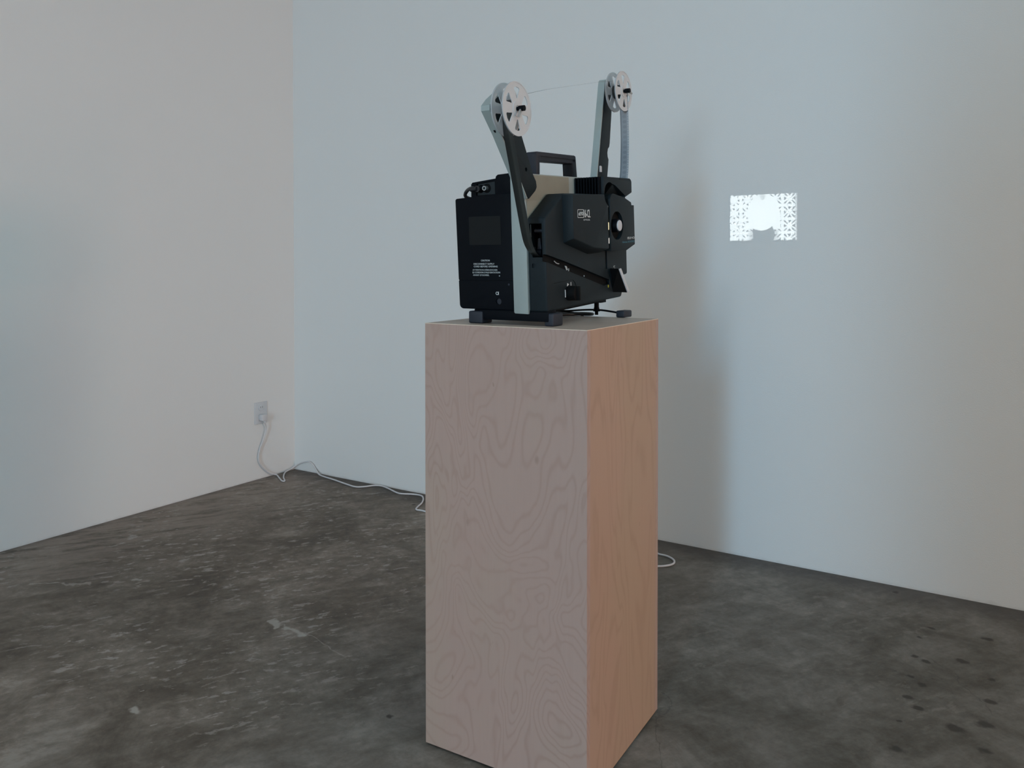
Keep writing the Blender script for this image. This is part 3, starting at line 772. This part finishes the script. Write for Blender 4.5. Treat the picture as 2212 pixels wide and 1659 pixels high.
tri = t.m('MULTIPLY', t.m('MULTIPLY', t.m('GREATER_THAN', mx, tip), t.m('LESS_THAN', mx, .39)), t.m('LESS_THAN', mn, t.m('MULTIPLY', t.m('SUBTRACT', mx, tip), .68)))
darkm = t.m('MAXIMUM', petal, tri)
# blown-out light in the middle
def ell(cx, cz, rx, rz):
    a = t.m('DIVIDE', t.m('SUBTRACT', S, cx), rx); b = t.m('DIVIDE', t.m('SUBTRACT', T, cz), rz)
    return t.m('SQRT', t.m('ADD', t.m('MULTIPLY', a, a), t.m('MULTIPLY', b, b)))
blob = t.m('MAXIMUM', t.m('LESS_THAN', ell(.505, .60, .245, .40), 1.), t.m('MULTIPLY', band_(S, .42, .60), t.m('GREATER_THAN', T, .6)))
blob = t.m('MAXIMUM', blob, t.m('MULTIPLY', band_(S, .34, .76), band_(T, .25, .62)))
darkm = t.m('MULTIPLY', darkm, t.m('SUBTRACT', 1, blob))
# dark figure at the foot of the picture, curved top edge
fig = t.m('MULTIPLY', t.m('MULTIPLY', band_(S, .352, .690), t.m('LESS_THAN', T, .34)), t.m('GREATER_THAN', ell(.480, .582, .242, .355), 1.))
lean = t.m('MULTIPLY', t.m('LESS_THAN', S, t.m('ADD', .650, t.m('MULTIPLY', t.m('SINE', t.m('MULTIPLY', T, 11.)), .032))), fig)
hl = t.m('MULTIPLY', t.sstep(S, .26, .32), t.sstep(S, .76, .70))
halo = t.m('MULTIPLY', t.m('MULTIPLY', hl, t.sstep(T, .30, .18)), t.m('GREATER_THAN', ell(.480, .582, .30, .37), 1.))
knob_ = t.m('LESS_THAN', ell(.495, 1.0, .045, .12), 1.)
val = t.m('SUBTRACT', 1, darkm)
val = t.m('MULTIPLY', val, t.m('SUBTRACT', 1, t.m('MULTIPLY', halo, .42)))
val = t.m('MULTIPLY', val, t.m('SUBTRACT', 1, t.m('MULTIPLY', knob_, .38)))
val = t.m('MULTIPLY', val, t.m('SUBTRACT', 1, lean))
edge_r = t.m('SUBTRACT', 1, t.m('MULTIPLY', t.sstep(S, .955, .995), .55))
bot = t.m('SUBTRACT', 1, t.m('LESS_THAN', T, t.m('ADD', .012, t.m('MULTIPLY', t.m('ABSOLUTE', t.m('SINE', t.m('MULTIPLY', S, 15.))), .012))))
val = t.m('MULTIPLY', t.m('MULTIPLY', t.m('MULTIPLY', val, edge_r), bot), inside)
BEAM = 31.
t.put(em.inputs['Strength'], t.m('MULTIPLY', val, BEAM))
em.inputs['Color'].default_value = (.93, 1, 1, 1)

# ------------------------------------------------------------------ outlet, cords
ot = thing('wall_outlet', 'white double wall outlet low on the left wall near the corner', 'outlet', (0, -.269, .335))
fast('cover_plate', bevel(prism_bm(rrect(-.317, .335, -.222, .467, .004), 0, .0055, fX), .002), M['outlet'], ot)
for zc in (.432, .372):
    f_ = fast('socket', bevel(prism_bm(circ(-.269, zc, .0215, 28, .0185), .0055, .0085, fX), .0006), M['outlet'], ot)
    if zc > .4:
        for yy in (-.276, -.262):
            s_ = fast('contact_slot', prism_bm(rect(yy - .0012, zc - .001, yy + .0012, zc + .009), .0082, .0087, fX), M['dark'])
            for v in s_.data.vertices: v.co -= V(ot.location)
            s_.parent = f_
ec = thing('extension_cord', 'white extension cord running from the wall outlet along the floor to the pedestal', 'cord', (.9, -.08, 0))
fast('plug', bevel(prism_bm(rrect(-.288, .356, -.252, .394, .004), .0088, .040, fX), .003), M['cord'], ec)
fast('plug_tail', bevel(cyl(Wd(.028, -.262, .358), (0.1, .1, -1), .006, .018, 14, .0045), .0008), M['cord'], ec)
r_ = .0052
cordp = [(.028, -.262, .342), (.020, -.243, .305), (.016, -.262, .240), (.012, -.286, .185), (.012, -.296, .123), (.014, -.266, .068), (.018, -.214, .022), (.030, -.175, .006), (.10, -.215, .006), (.165, -.252, .006), (.183, -.250, .006), (.172, -.236, .006), (.11, -.190, .006), (.035, -.110, .007), (.014, -.040, .012),
         (.030, -.012, .030), (.070, -.010, .050), (.131, -.010, .066), (.169, -.010, .056), (.205, -.014, .025), (.262, -.036, .006), (.411, -.068, .006), (.542, -.099, .006), (.630, -.112, .006), (.672, -.080, .006), (.700, -.035, .006),
         (.745, -.018, .006), (.814, -.037, .006), (.93, -.079, .006), (1.004, -.053, .006), (1.062, -.047, .006), (1.110, -.086, .006), (1.155, -.154, .006), (1.178, -.215, .006), (1.205, -.262, .006), (1.26, -.262, .006), (1.5, -.30, .006), (1.9, -.42, .006), (2.3, -.36, .006),
         (2.48, -.190, .006), (2.54, -.192, .006), (2.58, -.196, .006), (2.617, -.223, .006), (2.632, -.262, .006), (2.618, -.300, .006), (2.575, -.335, .006), (2.45, -.37, .006), (2.35, -.55, .006), (2.60, -.9, .006), (2.75, -1.25, .006)]
fast('cable', tube([Wd(*p) for p in cordp], .0043, 8, 6), M['cord'], ec)
fast('cord_socket', bevel(prism_bm(rrect(2.735, -1.29, 2.765, -1.235, .004), .001, .02, fZ), .002), M['cord'], ec)
# black supply cable hanging down behind the pedestal
tag(fast('supply_cable', tube([Wd(2.62, -1.36, 1.1490), Wd(2.66, -1.37, 1.149), Wd(2.72, -1.355, 1.150), Wd(2.752, -1.344, 1.130), Wd(2.754, -1.340, 1.0), Wd(2.756, -1.338, .6), Wd(2.752, -1.33, .2), Wd(2.75, -1.30, .03), Wd(2.75, -1.285, .012)], .0042, 8), M['blackcord']),
    'black supply cable hanging down behind the plywood pedestal', 'cable')

# ------------------------------------------------------------------ lights
def area(name, loc, target, sx, sy, e, col):
    l = bpy.data.lights.new(name, 'AREA'); l.shape = 'RECTANGLE'; l.size = sx * K; l.size_y = sy * K; l.energy = e; l.color = col
    o = bpy.data.objects.new(name, l); C.objects.link(o); o.location = V(loc) * K
    d = (V(target) - V(loc)); o.rotation_euler = d.to_track_quat('-Z', 'Z').to_euler()
    return o
area('street_daylight', (4.45, -10.2, 1.3), (1.8, 0, .9), .62, 1.8, 80, (.56, .80, 1.0))
area('street_sky', (4.45, -10.2, 3.0), (1.8, 0, .7), .62, 1.4, 82, (.16, .62, 1.0))
area('side_window', (11.5, -1.1, 1.5), (0, -1.1, 1.5), .9, 2.0, 85, (1.0, .52, .38))
area('side_fill_upper', (11.5, -1.3, 3.2), (0, -1.1, 2.6), 1.2, .7, 30, (.62, .92, .85))  # added fill, brightens the upper left wall
area('front_fill', (3.2, -10.2, 2.4), (1.2, 0, 1.6), 5.5, 2.2, 92, (1.0, .64, .30))  # added wide fill for warm ambient light from the front
area('overhead_fill', (6.0, -3.0, 3.85), (6.0, -3.0, 0), 3, 3, 28, (.58, .90, 1.0))  # added overhead fill, no fixture there
struct('light_blocker_wall', boxbm(3.98, -5.15, 0, XR, -5.0, 2.6), M['wall'])  # added unseen wall, keeps light off the back wall's lower right
w = bpy.data.worlds.new('world'); bpy.context.scene.world = w; w.use_nodes = True
w.node_tree.nodes['Background'].inputs[0].default_value = (.6, .7, .8, 1); w.node_tree.nodes['Background'].inputs[1].default_value = .3

# ------------------------------------------------------------------ camera
f_, pitch, roll, yaw, sy, cx, cy = 1732.83123, .01474, -.00026, .56517, 232.46325, 3.89141, -3.55434
cam = bpy.data.cameras.new('camera'); co = bpy.data.objects.new('camera', cam); C.objects.link(co)
F = V((-math.sin(yaw) * math.cos(pitch), math.cos(yaw) * math.cos(pitch), -math.sin(pitch)))
R = V((math.cos(yaw), math.sin(yaw), 0)); U = R.cross(F)
R2 = R * math.cos(roll) + U * math.sin(roll); U2 = -R * math.sin(roll) + U * math.cos(roll)
mw = Matrix((R2, U2, -F)).transposed().to_4x4(); mw.translation = V((cx, cy, 1.3)) * K
co.matrix_world = mw
cam.sensor_fit = 'HORIZONTAL'; cam.sensor_width = 36; cam.lens = f_ / 2212 * 36
cam.shift_y = -sy / 2212; cam.clip_start = .02
sc = bpy.context.scene; sc.camera = co
sc.view_settings.view_transform = 'Standard'; sc.view_settings.look = 'None'
sc.view_settings.exposure = 0; sc.view_settings.gamma = 1; sc.view_settings.use_curve_mapping = False
